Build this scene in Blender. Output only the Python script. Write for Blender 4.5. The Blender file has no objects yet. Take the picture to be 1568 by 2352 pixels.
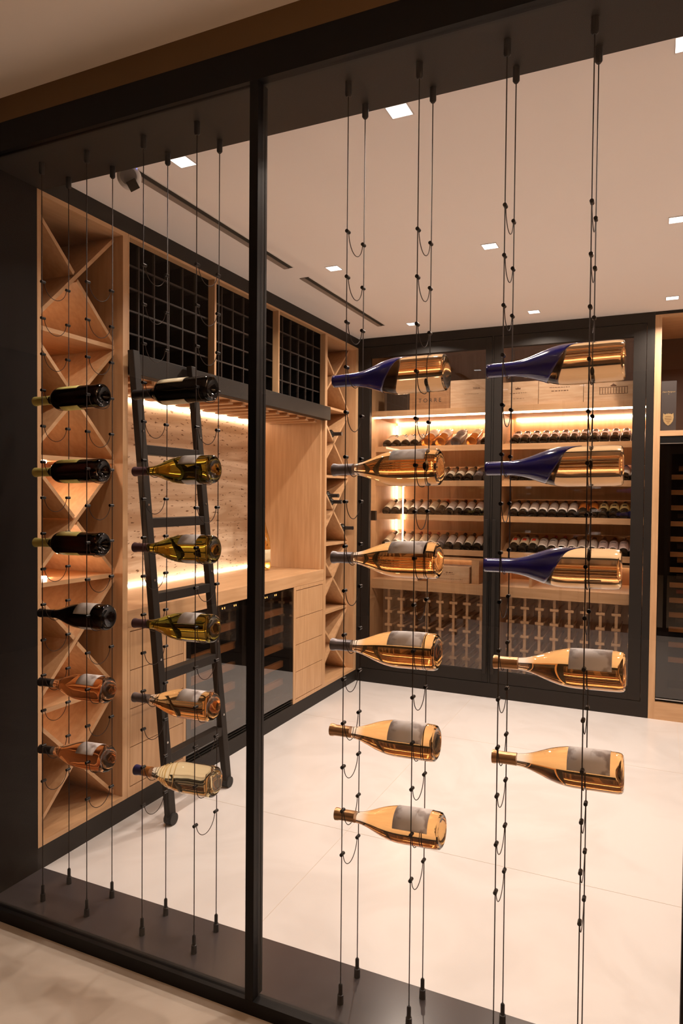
import bpy, bmesh, math, random
from mathutils import Vector, Matrix
random.seed(4)
C = bpy.context.scene.collection
sc = bpy.context.scene
# ------------------------------------------------------------------ camera
cam_d = bpy.data.cameras.new('camera'); cam = bpy.data.objects.new('camera', cam_d); C.objects.link(cam)
def cam_axes(yaw, pitch, roll):
    cy, sy, cp, sp = math.cos(yaw), math.sin(yaw), math.cos(pitch), math.sin(pitch)
    f = Vector((-sy*cp, cy*cp, -sp)); r = Vector((cy, sy, 0)); u = r.cross(f)
    cr, sr = math.cos(roll), math.sin(roll)
    return cr*r+sr*u, -sr*r+cr*u, f
R_, U_, F_ = cam_axes(math.radians(24.5987), math.radians(1.3708), math.radians(0.5054))
M = Matrix((R_, U_, -F_)).transposed().to_4x4()
M.translation = Vector((0, 0, 1.6337)); cam.matrix_world = M
cam_d.sensor_fit = 'HORIZONTAL'; cam_d.sensor_width = 36; cam_d.lens = 1589.67/1568*36
cam_d.clip_start = .05; cam_d.clip_end = 60
sc.camera = cam
# ------------------------------------------------------------------ world, exposure
w = bpy.data.worlds.new('dim_surroundings'); sc.world = w; w.use_nodes = True
w.node_tree.nodes['Background'].inputs[0].default_value = (1, .75, .55, 1)
w.node_tree.nodes['Background'].inputs[1].default_value = .01
sc.view_settings.view_transform = 'Standard'; sc.view_settings.look = 'None'
sc.view_settings.exposure = 0.12; sc.view_settings.gamma = 1; sc.view_settings.use_curve_mapping = False
sc.cycles.use_denoising = True
sc.cycles.max_bounces = 14; sc.cycles.transmission_bounces = 12; sc.cycles.transparent_max_bounces = 24
sc.cycles.diffuse_bounces = 6; sc.cycles.glossy_bounces = 6
sc.cycles.sample_clamp_indirect = 4; sc.cycles.caustics_refractive = False; sc.cycles.caustics_reflective = False
sc.cycles.blur_glossy = 0.5
# ------------------------------------------------------------------ light levels
WARM = (1.0, .835, .70)          # ceiling downlights
STRIP = (1.0, .72, .48)          # LED strips
P_CEIL = 16.3                    # watts per ceiling downlight
P_OUT = 78.0                     # unseen fill lights added outside the glass
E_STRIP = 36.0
CEIL_XY = [(x, y) for y in (2.34, 3.79, 5.25) for x in (-1.80, -.86, .06)]
def area(name, loc, size, power, color, rot=(0, 0, 0), spread=180, sy=None):
    l = bpy.data.lights.new(name, 'AREA'); l.energy = power; l.color = color; l.size = size
    l.spread = math.radians(spread)
    if sy: l.shape = 'RECTANGLE'; l.size_y = sy
    o = bpy.data.objects.new(name, l); C.objects.link(o); o.location = loc; o.rotation_euler = rot
    return o
for i, (x, y) in enumerate(CEIL_XY):
    area('downlight_lamp', (x, y, 2.975), .07, P_CEIL*(.36 if y < 3 else 1.0), WARM, spread=120 if y < 3 else 150)
for (x, y) in ((2.9, .2), (3.2, -2.6)):
    area('outer_fill_light', (x, y, 2.2), .3, P_OUT, (1, .64, .38), rot=(math.pi, 0, 0), spread=175)  # no fixtures; added to brighten the outside ceiling

# ================================================================== materials
def mat(name, col=(.5, .5, .5), rough=.5, metal=0, **kw):
    m = bpy.data.materials.new(name); m.use_nodes = True
    b = m.node_tree.nodes['Principled BSDF']
    b.inputs['Base Color'].default_value = (*col, 1); b.inputs['Roughness'].default_value = rough
    b.inputs['Metallic'].default_value = metal
    for k, v in kw.items(): b.inputs[k.replace('_', ' ')].default_value = v
    return m
def N(m, t, **kw):
    n = m.node_tree.nodes.new(t)
    for k, v in kw.items(): setattr(n, k, v)
    return n
def noise_mat(name, c1, c2, scale=(1, 1, 1), nscale=4, detail=6, rough=.5, lo=.35, hi=.65, bump=0, dist=0, **kw):
    m = mat(name, c1, rough, **kw); nt = m.node_tree; b = nt.nodes['Principled BSDF']
    tc = N(m, 'ShaderNodeTexCoord'); mp = N(m, 'ShaderNodeMapping'); mp.inputs['Scale'].default_value = scale
    nz = N(m, 'ShaderNodeTexNoise'); nz.inputs['Scale'].default_value = nscale; nz.inputs['Detail'].default_value = detail
    nz.inputs['Distortion'].default_value = dist
    cr = N(m, 'ShaderNodeValToRGB'); e = cr.color_ramp.elements
    e[0].position = lo; e[0].color = (*c1, 1); e[1].position = hi; e[1].color = (*c2, 1)
    L = nt.links.new
    L(tc.outputs['Object'], mp.inputs[0]); L(mp.outputs[0], nz.inputs[0]); L(nz.outputs[0], cr.inputs[0]); L(cr.outputs[0], b.inputs['Base Color'])
    if bump:
        bp = N(m, 'ShaderNodeBump'); bp.inputs['Strength'].default_value = bump; bp.inputs['Distance'].default_value = .002
        L(nz.outputs[0], bp.inputs['Height']); L(bp.outputs[0], b.inputs['Normal'])
    return m
OAK_A, OAK_B = (.60, .37, .20), (.51, .30, .15)
oak_v = noise_mat('oak_vertical_grain', OAK_A, OAK_B, (9, 9, .7), 5, 6, .45)
oak_h = noise_mat('oak_along_wall', OAK_A, OAK_B, (9, .7, 9), 5, 6, .45)
oak_x = noise_mat('oak_across', OAK_A, OAK_B, (.7, 9, 9), 5, 6, .45)
pale_box = noise_mat('pale_pine', (.62, .43, .27), (.50, .31, .175), (1.2, 6, 14), 4, 5, .6)
brown_box = noise_mat('brown_pine', (.34, .17, .07), (.26, .12, .045), (1.5, 6, 12), 4, 5, .6)
dark_box = mat('dark_lacquer_box', (.035, .02, .012), .5)
black = mat('black_lacquer', (.016, .013, .011), .5, Specular_IOR_Level=.22)
black_panel = mat('black_satin_panel', (.008, .006, .0055), .5, Specular_IOR_Level=.12)
black_frame = mat('black_powder_coat', (.0028, .0025, .0026), .5, Specular_IOR_Level=.25)
black_cell = mat('black_cubby', (.002, .0018, .0018), .7, Specular_IOR_Level=.05)
lattice_m = mat('dark_bronze_lattice', (.035, .026, .022), .5, Specular_IOR_Level=.2)
white_ceiling = mat('white_ceiling_paint', (.95, .92, .91), .85)
outer_ceiling = mat('outer_ceiling_paint', (.92, .86, .80), .9)
brown_band = mat('brown_bulkhead_paint', (.15, .085, .035), .9)
wall_dark = mat('dark_corridor_paint', (.04, .03, .025), .9)
sill_m = mat('dark_stone_sill', (.052, .044, .047), .22)
floor_in = noise_mat('cream_marble', (.75, .73, .725), (.695, .67, .66), (1, 1, 1), 1.6, 9, .22, .42, .62, dist=2.0)
floor_out = noise_mat('beige_marble_outside', (.64, .57, .50), (.56, .49, .42), (1, 1, 1), 2.2, 9, .3, .4, .62, dist=2.0)
rubber = mat('black_rubber', (.012, .012, .012), .6)
cable_m = mat('dark_steel_cable', (.045, .032, .028), .7, 0, Specular_IOR_Level=.15)
clip_m = mat('black_anodised_clip', (.008, .007, .008), .35, Specular_IOR_Level=.3)
steel = mat('brushed_steel', (.5, .47, .44), .3, 1)
white_plastic = mat('white_plastic', (.75, .73, .72), .35)
grey_mesh = mat('grey_grille', (.28, .26, .26), .7)
def emis(name, col, s):
    m = mat(name, (0, 0, 0), .5); b = m.node_tree.nodes['Principled BSDF']
    b.inputs['Emission Color'].default_value = (*col, 1); b.inputs['Emission Strength'].default_value = s
    return m
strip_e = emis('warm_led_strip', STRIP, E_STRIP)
strip_niche = emis('warm_led_strip_niche', STRIP, 14)
strip_soft = emis('warm_led_strip_soft', STRIP, 10)
strip_rack = emis('warm_led_strip_rack', STRIP, 30)
strip_dim = emis('warm_fridge_fill', (1, .6, .3), 3)
square_e = emis('downlight_lens', (1, .93, .88), 4)
puck_e = emis('puck_lens', STRIP, 260)
amber_led = emis('amber_indicator', (1, .35, .08), 3)
blue_led = emis('blue_indicator', (.2, .25, 1), 2)
def pane_mat(name, tint=(1, 1, 1), ior=1.5, boost=1.0):
    m = bpy.data.materials.new(name); m.use_nodes = True; nt = m.node_tree; nt.nodes.clear()
    out = N(m, 'ShaderNodeOutputMaterial'); mx = N(m, 'ShaderNodeMixShader'); tr = N(m, 'ShaderNodeBsdfTransparent'); gl = N(m, 'ShaderNodeBsdfGlossy')
    tr.inputs[0].default_value = (*tint, 1); gl.inputs['Roughness'].default_value = 0
    fr = N(m, 'ShaderNodeFresnel'); fr.inputs['IOR'].default_value = ior; ge = N(m, 'ShaderNodeNewGeometry')
    inv = N(m, 'ShaderNodeMath', operation='SUBTRACT'); inv.inputs[0].default_value = boost
    mu = N(m, 'ShaderNodeMath', operation='MULTIPLY'); L = nt.links.new
    mb = N(m, 'ShaderNodeMath', operation='MULTIPLY'); mb.inputs[1].default_value = boost
    L(ge.outputs['Backfacing'], mb.inputs[0]); L(mb.outputs[0], inv.inputs[1]); L(fr.outputs[0], mu.inputs[0]); L(inv.outputs[0], mu.inputs[1])
    L(mu.outputs[0], mx.inputs[0]); L(tr.outputs[0], mx.inputs[1]); L(gl.outputs[0], mx.inputs[2]); L(mx.outputs[0], out.inputs[0])
    return m
front_glass = pane_mat('clear_partition_glass', (.97, .965, .96), 1.5)
door_glass = pane_mat('clear_door_glass', (.93, .92, .91), 1.5, 2.1)
fridge_glass = pane_mat('smoked_fridge_glass', (.72, .64, .56), 1.5, 2.6)
def wine_glass(name, body, neck=None, zs=.26, ior=1.36, rough=0.0, tw=1.0):
    m = mat(name, body, rough); nt = m.node_tree; b = nt.nodes['Principled BSDF']
    b.inputs['Transmission Weight'].default_value = tw; b.inputs['IOR'].default_value = ior
    if neck:
        tc = N(m, 'ShaderNodeTexCoord'); sp = N(m, 'ShaderNodeSeparateXYZ'); mr = N(m, 'ShaderNodeMapRange')
        mr.inputs[1].default_value = zs-.025; mr.inputs[2].default_value = zs+.01
        mx = N(m, 'ShaderNodeMix', data_type='RGBA'); mx.inputs[6].default_value = (*body, 1); mx.inputs[7].default_value = (*neck, 1)
        L = nt.links.new; L(tc.outputs['Object'], sp.inputs[0]); L(sp.outputs[2], mr.inputs[0]); L(mr.outputs[0], mx.inputs[0]); L(mx.outputs[2], b.inputs['Base Color'])
    return m
rose_g = wine_glass('amber_rose_wine_glass', (.97, .57, .23), (.98, .88, .76), .265)
pink_g = wine_glass('pink_rose_wine_glass', (.92, .52, .27), (.96, .82, .70), .265)
blue_b_g = wine_glass('pale_amber_wine_glass', (.97, .68, .38), rough=.09)
pale_g = wine_glass('pale_gold_wine_glass', (.94, .80, .50), (.97, .90, .80), .27)
olive_g = wine_glass('olive_green_glass', (.30, .24, .035), None)
dark_g = wine_glass('near_black_green_glass', (.0015, .0012, .0006), None, rough=.02)
darkred_g = wine_glass('near_black_red_glass', (.005, .0015, .0008), None, rough=.02)
row_dark = mat('dark_bottle_glass', (.018, .014, .010), .08)
row_grey = mat('dusty_dark_glass', (.07, .06, .06), .3)
row_amber = mat('amber_bottle_glass', (.75, .26, .05), .05, Transmission_Weight=.6)
blue_wax = mat('cobalt_blue_wax', (.016, .014, .19), .14, Coat_Weight=.7)
cap_grey = noise_mat('pewter_grey_foil', (.16, .14, .15), (.24, .21, .22), (1, 1, 1), 25, 3, .35, metal=.5)
cap_gold = mat('rose_gold_foil', (.50, .27, .12), .3, .75)
cap_black = mat('black_foil', (.02, .017, .017), .35)
cap_brownred = mat('dull_plum_foil', (.10, .05, .06), .4, .2)
cap_yellow = mat('yellow_green_foil', (.50, .42, .12), .4, .2)
cap_red = mat('red_foil', (.35, .02, .015), .4)
cap_orange = mat('orange_foil', (.75, .13, .02), .4)
cap_brown = mat('brown_foil', (.13, .045, .035), .4)
cap_navy = mat('navy_foil', (.02, .018, .10), .35)
cap_copper = mat('copper_foil', (.55, .22, .05), .35, .4)
def label_mat(name, paper, ink=None, nscale=14, lo=.5, hi=.62, sc_=(1, 1, 1)):
    return noise_mat(name, paper, ink or tuple(v*.85 for v in paper), sc_, nscale, 4, .6, lo, hi)
lab_white = label_mat('white_paper_label', (.70, .67, .66), (.62, .58, .57), 20)
lab_smoke = label_mat('smudged_grey_picture_label', (.88, .85, .86), (.46, .40, .39), 16, .52, .60)
lab_yellow = label_mat('yellow_paper_label', (.74, .68, .22))
lab_cream = label_mat('cream_paper_label', (.72, .63, .42))
lab_rowcream = label_mat('aged_cream_paper', (.78, .66, .48))
lab_rowwhite = label_mat('aged_white_paper', (.80, .70, .62))
lab_rowpink = label_mat('pale_pink_paper', (.80, .62, .58))
lab_orange = label_mat('orange_paper', (.72, .22, .03))
lab_roww_y = label_mat('yellow_row_paper', (.78, .60, .26))
lab_grey = label_mat('grey_paper', (.22, .19, .19))
ink = mat('dark_ink', (.05, .03, .02), .7)
ink_brown = mat('branded_brown_ink', (.12, .05, .02), .7)
red_ink = mat('red_ink', (.70, .06, .02), .6)
gold_ink = mat('gold_print', (.55, .38, .18), .35, .5)
def travertine():
    m = mat('travertine_slab', (.7, .58, .45), .35); nt = m.node_tree; b = nt.nodes['Principled BSDF']; L = nt.links.new
    tc = N(m, 'ShaderNodeTexCoord'); mp = N(m, 'ShaderNodeMapping'); mp.inputs['Scale'].default_value = (1, .5, 5)
    n1 = N(m, 'ShaderNodeTexNoise'); n1.inputs['Scale'].default_value = 2.2; n1.inputs['Detail'].default_value = 10; n1.inputs['Distortion'].default_value = .8
    cr = N(m, 'ShaderNodeValToRGB'); e = cr.color_ramp.elements; e[0].position = .40; e[0].color = (.50, .36, .24, 1); e[1].position = .62; e[1].color = (.80, .68, .53, 1)
    mp2 = N(m, 'ShaderNodeMapping'); mp2.inputs['Scale'].default_value = (1, 7, 26)
    n2 = N(m, 'ShaderNodeTexNoise'); n2.inputs['Scale'].default_value = 2.6; n2.inputs['Detail'].default_value = 3
    c2 = N(m, 'ShaderNodeValToRGB'); e = c2.color_ramp.elements; e[0].position = .635; e[0].color = (1, 1, 1, 1); e[1].position = .655; e[1].color = (.28, .2, .14, 1)
    mx = N(m, 'ShaderNodeMix', data_type='RGBA', blend_type='MULTIPLY'); mx.inputs[0].default_value = 1
    L(tc.outputs['Object'], mp.inputs[0]); L(tc.outputs['Object'], mp2.inputs[0]); L(mp.outputs[0], n1.inputs[0]); L(n1.outputs[0], cr.inputs[0])
    L(mp2.outputs[0], n2.inputs[0]); L(n2.outputs[0], c2.inputs[0]); L(cr.outputs[0], mx.inputs[6]); L(c2.outputs[0], mx.inputs[7]); L(mx.outputs[2], b.inputs['Base Color'])
    return m
trav = travertine()

# ================================================================== helpers
def tag(o, label=None, cat=None, group=None, kind=None):
    if label: o['label'] = label
    if cat: o['category'] = cat
    if group: o['group'] = group
    if kind: o['kind'] = kind
    return o
def thing(name, label, cat, loc=(0, 0, 0), group=None):
    o = bpy.data.objects.new(name, None); C.objects.link(o); o.location = loc; o.empty_display_size = .05
    return tag(o, label, cat, group)
def world_loc(o):
    v = Vector((0, 0, 0))
    while o: v += o.location; o = o.parent
    return v
class MB:
    """collects solids and links them as one mesh"""
    def __init__(s): s.bm = bmesh.new()
    def box(s, x0, x1, y0, y1, z0, z1):
        x0, x1 = sorted((x0, x1)); y0, y1 = sorted((y0, y1)); z0, z1 = sorted((z0, z1))
        v = [s.bm.verts.new((x, y, z)) for x in (x0, x1) for y in (y0, y1) for z in (z0, z1)]
        for f in ((0, 1, 3, 2), (4, 6, 7, 5), (0, 4, 5, 1), (2, 3, 7, 6), (0, 2, 6, 4), (1, 5, 7, 3)): s.bm.faces.new([v[i] for i in f])
        return s
    def prism(s, pts, ax, a, b):
        """polygon pts in the two other axes, extruded along ax"""
        def P(p, t):
            return {'X': (t, p[0], p[1]), 'Y': (p[0], t, p[1]), 'Z': (p[0], p[1], t)}[ax]
        A = [s.bm.verts.new(P(p, a)) for p in pts]; B = [s.bm.verts.new(P(p, b)) for p in pts]; n = len(pts)
        s.bm.faces.new(A); s.bm.faces.new(B[::-1])
        for i in range(n): s.bm.faces.new((A[i], B[i], B[(i+1) % n], A[(i+1) % n]))
        return s
    def tube(s, path, r, seg=8):
        path = [Vector(p) for p in path]; rings = []
        for i, p in enumerate(path):
            t = (path[min(i+1, len(path)-1)]-path[max(i-1, 0)]).normalized()
            a = Vector((1, 0, 0)) if abs(t.x) < .8 else Vector((0, 0, 1))
            u = t.cross(a).normalized(); v = t.cross(u)
            rr = r[i] if isinstance(r, (list, tuple)) else r
            rings.append([s.bm.verts.new(p+rr*(math.cos(2*math.pi*k/seg)*u+math.sin(2*math.pi*k/seg)*v)) for k in range(seg)])
        for A, B in zip(rings, rings[1:]):
            for k in range(seg): s.bm.faces.new((A[k], A[(k+1) % seg], B[(k+1) % seg], B[k]))
        s.bm.faces.new(rings[0]); s.bm.faces.new(rings[-1][::-1])
        return s
    def lathe(s, prof, seg=40):
        """closed solid of revolution about Z; first and last radius 0"""
        rings = []
        for r, z in prof:
            if r < 1e-6: rings.append([s.bm.verts.new((0, 0, z))])
            else: rings.append([s.bm.verts.new((r*math.cos(2*math.pi*k/seg), r*math.sin(2*math.pi*k/seg), z)) for k in range(seg)])
        for A, B in zip(rings, rings[1:]):
            for k in range(seg):
                k2 = (k+1) % seg
                if len(A) == 1: s.bm.faces.new((A[0], B[k2], B[k]))
                elif len(B) == 1: s.bm.faces.new((A[k], A[k2], B[0]))
                else: s.bm.faces.new((A[k], A[k2], B[k2], B[k]))
        return s
    def patch(s, rfun, z0, z1, a0, a1, off=.0006, th=.0006, na=20, nz=3, lo=None):
        """thin curved label following radius rfun(z); lo(angle) may replace z0"""
        outer = []; inner = []
        for j in range(nz+1):
            ro, ri = [], []
            for i in range(na+1):
                a = a0+(a1-a0)*i/na; zz0 = lo(a) if lo else z0
                z = zz0+(z1-zz0)*j/nz; r = rfun(z)
                ro.append(s.bm.verts.new(((r+off+th)*math.cos(a), (r+off+th)*math.sin(a), z)))
                ri.append(s.bm.verts.new(((r+off)*math.cos(a), (r+off)*math.sin(a), z)))
            outer.append(ro); inner.append(ri)
        for j in range(nz):
            for i in range(na):
                s.bm.faces.new((outer[j][i], outer[j][i+1], outer[j+1][i+1], outer[j+1][i]))
                s.bm.faces.new((inner[j][i], inner[j+1][i], inner[j+1][i+1], inner[j][i+1]))
        for j in range(nz):
            for i in (0, na): s.bm.faces.new((outer[j][i], outer[j+1][i], inner[j+1][i], inner[j][i]))
        for i in range(na):
            for j in (0, nz): s.bm.faces.new((outer[j][i], inner[j][i], inner[j][i+1], outer[j][i+1]))
        return s
    def build(s, name, m, parent=None, smooth=False, bevel=0, local=False):
        bmesh.ops.recalc_face_normals(s.bm, faces=s.bm.faces)
        if parent is not None and not local:
            bmesh.ops.translate(s.bm, verts=s.bm.verts, vec=-world_loc(parent))
        me = bpy.data.meshes.new(name); s.bm.to_mesh(me); s.bm.free()
        o = bpy.data.objects.new(name, me); C.objects.link(o); me.materials.append(m)
        if parent is not None: o.parent = parent
        if smooth:
            for p in me.polygons: p.use_smooth = True
            if smooth == 'auto':
                me.set_sharp_from_angle(angle=math.radians(40))
        if bevel:
            bv = o.modifiers.new('bevel', 'BEVEL'); bv.width = bevel; bv.segments = 2; bv.limit_method = 'ANGLE'
        return o
def text_mesh(name, s, size, m, parent, mw, ext=.0006, font_shear=0, local=False):
    """lettering as a thin mesh; mw maps text plane to the parent's frame"""
    cu = bpy.data.curves.new(name, 'FONT'); cu.body = s; cu.size = size; cu.extrude = ext; cu.align_x = 'CENTER'; cu.align_y = 'CENTER'; cu.shear = font_shear
    t = bpy.data.objects.new(name+'_curve', cu); C.objects.link(t)
    dg = bpy.context.evaluated_depsgraph_get(); me = bpy.data.meshes.new_from_object(t.evaluated_get(dg))
    bpy.data.objects.remove(t); bpy.data.curves.remove(cu)
    me.name = name; me.transform(mw)
    if parent is not None and not local: me.transform(Matrix.Translation(-world_loc(parent)))
    me.materials.clear(); me.materials.append(m)
    o = bpy.data.objects.new(name, me); C.objects.link(o); o.parent = parent
    return o
def struct(name, mb, m, bevel=0):
    return tag(mb.build(name, m, bevel=bevel), kind='structure')
def copy_tree(o, parent=None):
    c = o.copy(); C.objects.link(c); c.parent = parent
    for ch in list(o.children): copy_tree(ch, c)
    return c

# ================================================================== structure
H = 3.0; XW = -2.407; YB = 5.589; YG = 1.827; YS = 2.17; ZS = 2.9195; XR = 2.6
struct('floor', MB().box(-3.3, XR+.2, YG, 6.7, -.1, 0), floor_in)
struct('ceiling', MB().box(-3.3, XR+.2, YS, 6.7, H, H+.1), white_ceiling)
struct('wall_back', MB().box(-3.3, XR+.2, 6.5, 6.6, 0, H), oak_x)
struct('wall_right', MB().box(XR, XR+.1, YG, 6.5, 0, H), white_ceiling)
struct('wall_left', MB().box(-3.2, -3.1, YG, 6.5, 0, H), wall_dark)
struct('trim_1', MB().box(-3.1, XW, 1.875, 2.142, .0, ZS), black_panel)          # dark return at the left end
struct('trim_2', MB().box(-3.1, XW, 2.142, YB, ZS+.001, H), black)               # dark crown over the oak wall
struct('trim_3', MB().box(-3.1, XW, 2.142, YB, 0, .098), black)                   # plinth
struct('floor_outside', MB().box(-6, 5, -5, YG, -.1, 0), floor_out)
struct('ceiling_outside', MB().box(-6, 5, -5, YG+.05, 3.09, 3.19), outer_ceiling)
struct('wall_bulkhead', MB().box(-6, 5, YG+.001, YS, 3.001, 3.09), brown_band)
struct('wall_outside_left', MB().box(-6.1, -6, -5, YG+.3, 0, 3.09), wall_dark)
struct('wall_outside_right', MB().box(5, 5.1, -5, YG+.3, 0, 3.09), wall_dark)
struct('wall_outside_rear', MB().box(-6, 5, -5.1, -5, 0, 3.09), wall_dark)
struct('wall_front_left', MB().box(-6, -3.1, YG, YG+.1, 0, 3.0), wall_dark)
struct('wall_front_right', MB().box(XR+.1, 5, YG, YG+.1, 0, 3.0), wall_dark)
# dark sill and soffit between the glass and the room
struct('trim_4', MB().box(XW, XR, YG+.045, YS, .0005, .003), sill_m)
struct('trim_5', MB().box(-3.1, XR, YG+.045, YS, ZS, H), black)
# partition frame: head, foot, posts
def frame():
    y0, y1 = YG, YG+.042
    struct('window_1_head', MB().box(-3.1, XR, y0, y1, 2.895, H), black_frame)
    struct('window_1_foot', MB().box(-3.1, XR, y0, y1, 0, .045), black_frame)
    for x0, x1 in ((-1.157, -1.127), (.069, .109), (1.30, 1.34)):
        struct('window_1_post', MB().box(x0, x1, y0, y1, .045, 2.895).box(x0+.004, x1+.001, y1, y1+.014, .045, 2.895), black_frame, .0015)
    struct('window_1_post', MB().box(-3.1, -2.45, y0, y1, .045, 2.895), black_frame)
frame()
for i, (x0, x1) in enumerate(((-2.45, -1.157), (-1.127, .069), (.109, 1.30), (1.34, XR))):
    struct('window_%d' % (i+1), MB().box(x0, x1, YG+.016, YG+.026, .045, 2.895), front_glass)
# marble joints
gj = MB()
for y in (3.05, 4.55): gj.box(XW, XR, y-.001, y+.001, .0002, .0008)
for x in (-1.35, .15, 1.6): gj.box(x-.001, x+.001, YS, YB, .0002, .0008)
struct('floor_joints', gj, mat('pale_grout', (.62, .55, .48), .7))
gj = MB()
gj.prism([(-1.258, 1.70), (-1.254, 1.70), (-1.55, 1.08), (-1.554, 1.08)], 'Z', .0002, .001)
struct('floor_outside_inlay', gj, mat('brass_inlay', (.75, .62, .42), .2, 1))

# ceiling squares
for i, (x, y) in enumerate(CEIL_XY):
    if x > .5: col = 'right of the frame'
    rows = {2.34: 'nearest the glass partition', 3.79: 'in the middle row', 5.25: 'in the row nearest the wine cabinet'}
    cols = {-1.80: 'left one by the air slots', -.86: 'middle one', .06: 'right one'}
    if x > .5: cols_t = cols[x]
    t = thing('ceiling_light', 'square ceiling downlight %s, %s' % (rows[y], cols[x]), 'ceiling light', (x, y, H), 'square recessed ceiling lights')
    s_ = .042
    fr = MB()
    for a0, a1, b0, b1 in ((-s_, s_, -s_, -s_+.004), (-s_, s_, s_-.004, s_), (-s_, -s_+.004, -s_+.004, s_-.004), (s_-.004, s_, -s_+.004, s_-.004)):
        fr.box(a0+x, a1+x, b0+y, b1+y, H-.004, H-.0005)
    fr.build('trim_ring', white_plastic, t)
    MB().box(x-s_+.004, x+s_-.004, y-s_+.004, y+s_-.004, H-.0025, H-.0005).build('lens', square_e, t)
# linear air slots
for (y0, y1, l) in ((2.32, 3.68, 'long black linear air slot in the ceiling nearest the glass partition'), (3.88, 5.21, 'long black linear air slot in the ceiling farther back by the wine cabinet')):
    t = thing('air_slot', l, 'air vent', (-2.048, y0, H), 'linear air slots in the ceiling')
    m_ = MB()
    m_.box(-2.083, -2.079, y0, y1, H-.004, H-.0005).box(-2.017, -2.013, y0, y1, H-.004, H-.0005)
    m_.build('frame', white_plastic, t)
    MB().box(-2.046, -2.017, y0, y1, H-.003, H-.0005).build('slot', mat('black_slot', (.02, .018, .015), .6), t)
    MB().box(-2.079, -2.046, y0, y1, H-.006, H-.0005).build('louvre', mat('grey_louvre', (.30, .25, .22), .5), t)

# ceiling camera
t = thing('security_camera', 'white round security camera with grey grille under the ceiling, top left', 'camera', (-2.01, 2.26, H))
dirv = Vector((.55, -.78, -.28)).normalized()
mb = MB(); mb.lathe([(0, -.045), (.025, -.043), (.042, -.03), (.048, 0), (.047, .035), (.040, .042), (.034, .044), (0, .044)], 32)
q = dirv.to_track_quat('Z', 'Y').to_matrix().to_4x4(); ctr = Vector((0, 0, -.062))
bmesh.ops.transform(mb.bm, matrix=Matrix.Translation(ctr) @ q, verts=mb.bm.verts); cb = mb.build('housing', white_plastic, t, 'auto', local=True)
mb = MB(); mb.lathe([(0, .0445), (.033, .0445), (.033, .047), (0, .0475)], 28)
bmesh.ops.transform(mb.bm, matrix=Matrix.Translation(ctr) @ q, verts=mb.bm.verts); mb.build('grille', grey_mesh, t, 'auto', local=True)
MB().lathe([(0, -.018), (.03, -.018), (.035, -.002), (0, -.002)], 28).build('mount', white_plastic, t, 'auto', local=True)
mb = MB(); mb.box(-.020, .020, -.020, .020, 0, .006)
q2 = Vector((.62, -.70, -.35)).to_track_quat('Z', 'Y').to_matrix().to_4x4() @ Matrix.Rotation(.55, 4, 'Z')
bmesh.ops.transform(mb.bm, matrix=Matrix.Translation(Vector((.040, -.026, -.110))) @ q2, verts=mb.bm.verts)
mb.build('lens_window', mat('black_lens', (.01, .008, .008), .05), t, local=True)
mb = MB(); mb.lathe([(0, .004), (.003, .002), (0, 0)], 8); bmesh.ops.translate(mb.bm, verts=mb.bm.verts, vec=(.055, -.02, -.045))
mb.build('indicator', blue_led, t, local=True)

# ================================================================== diamond racks
def diamond_rack(label, y0, y1, s0, s1, inset, pucks):
    """s0, s1: thickness of the near and far side panels"""
    t = thing('diamond_wine_rack', label, 'wine rack', (XW, y0, .098), 'oak diamond wine racks')
    xb = -2.93; xf = XW-inset; zb, zt_ = .0985, 2.9185
    MB().box(xb, XW, y0, y0+s0, zb, zt_).build('side_panel', oak_v, t)
    MB().box(xb, XW, y1-s1, y1, zb, zt_).build('side_panel', oak_v, t)
    MB().box(xb-.02, xb, y0, y1, zb, zt_).build('back_panel', oak_v, t)
    a, b_ = y0+s0, y1-s1; n = 5; th = .020
    zs = [zb+(zt_-zb)*i/n for i in range(n+1)]
    MB().box(xb, XW, a, b_, zb, zb+.022).build('shelf_board', oak_h, t)
    MB().box(xb, XW, a, b_, zt_-.022, zt_).build('shelf_board', oak_h, t)
    for i in range(1, n): MB().box(xb, xf, a, b_, zs[i]-th/2, zs[i]+th/2).build('shelf_board', oak_h, t)
    for i in range(n):
        lo = zs[i]+(th/2 if i else .022); hi = zs[i+1]-(th/2 if i < n-1 else .022)
        mid = (lo+hi)/2; ym = (a+b_)/2; L_ = math.hypot(b_-a, hi-lo); dy, dz = (b_-a)/L_, (hi-lo)/L_; k = .010/dy
        # rising board (whole) and falling board (two halves meeting it)
        MB().prism([(a, lo), (a+.001, lo), (b_, hi-k*1.6), (b_, hi), (b_-.001, hi), (a, lo+k*1.6)], 'X', xb, xf).build('divider_board', oak_h, t)
        e = .014
        MB().prism([(a, hi), (a, hi-k*1.6), (ym-e, mid+.006), (ym-e*.35, mid+.022)], 'X', xb, xf-.002).build('divider_board', oak_h, t)
        MB().prism([(b_, lo), (b_, lo+k*1.6), (ym+e, mid-.006), (ym+e*.35, mid-.022)], 'X', xb, xf-.002).build('divider_board', oak_h, t)
    for i in pucks:
        for sg in (1, -1):
            z = zs[i]+sg*(th/2+.0003)
            MB().box(-2.88, -2.62, a+.105, a+.115, z, z+sg*.006).build('reflected_line', strip_rack, t)
    for i, sg in ((3, -1), (2, 1)) if pucks else ():
        z = zs[i]+sg*(th/2+.0003); mb = MB(); mb.lathe([(0, sg*.008), (.016, sg*.008), (.018, 0), (0, 0)], 20); bmesh.ops.translate(mb.bm, verts=mb.bm.verts, vec=(-2.60, 2.345, z)); mb.build('puck_light', puck_e, t, 'auto')
diamond_rack('tall oak diamond wine rack at the left end of the wall, nearest the glass', 2.144, 2.696, .02, .036, .055, [4, 3, 2, 1])
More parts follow.
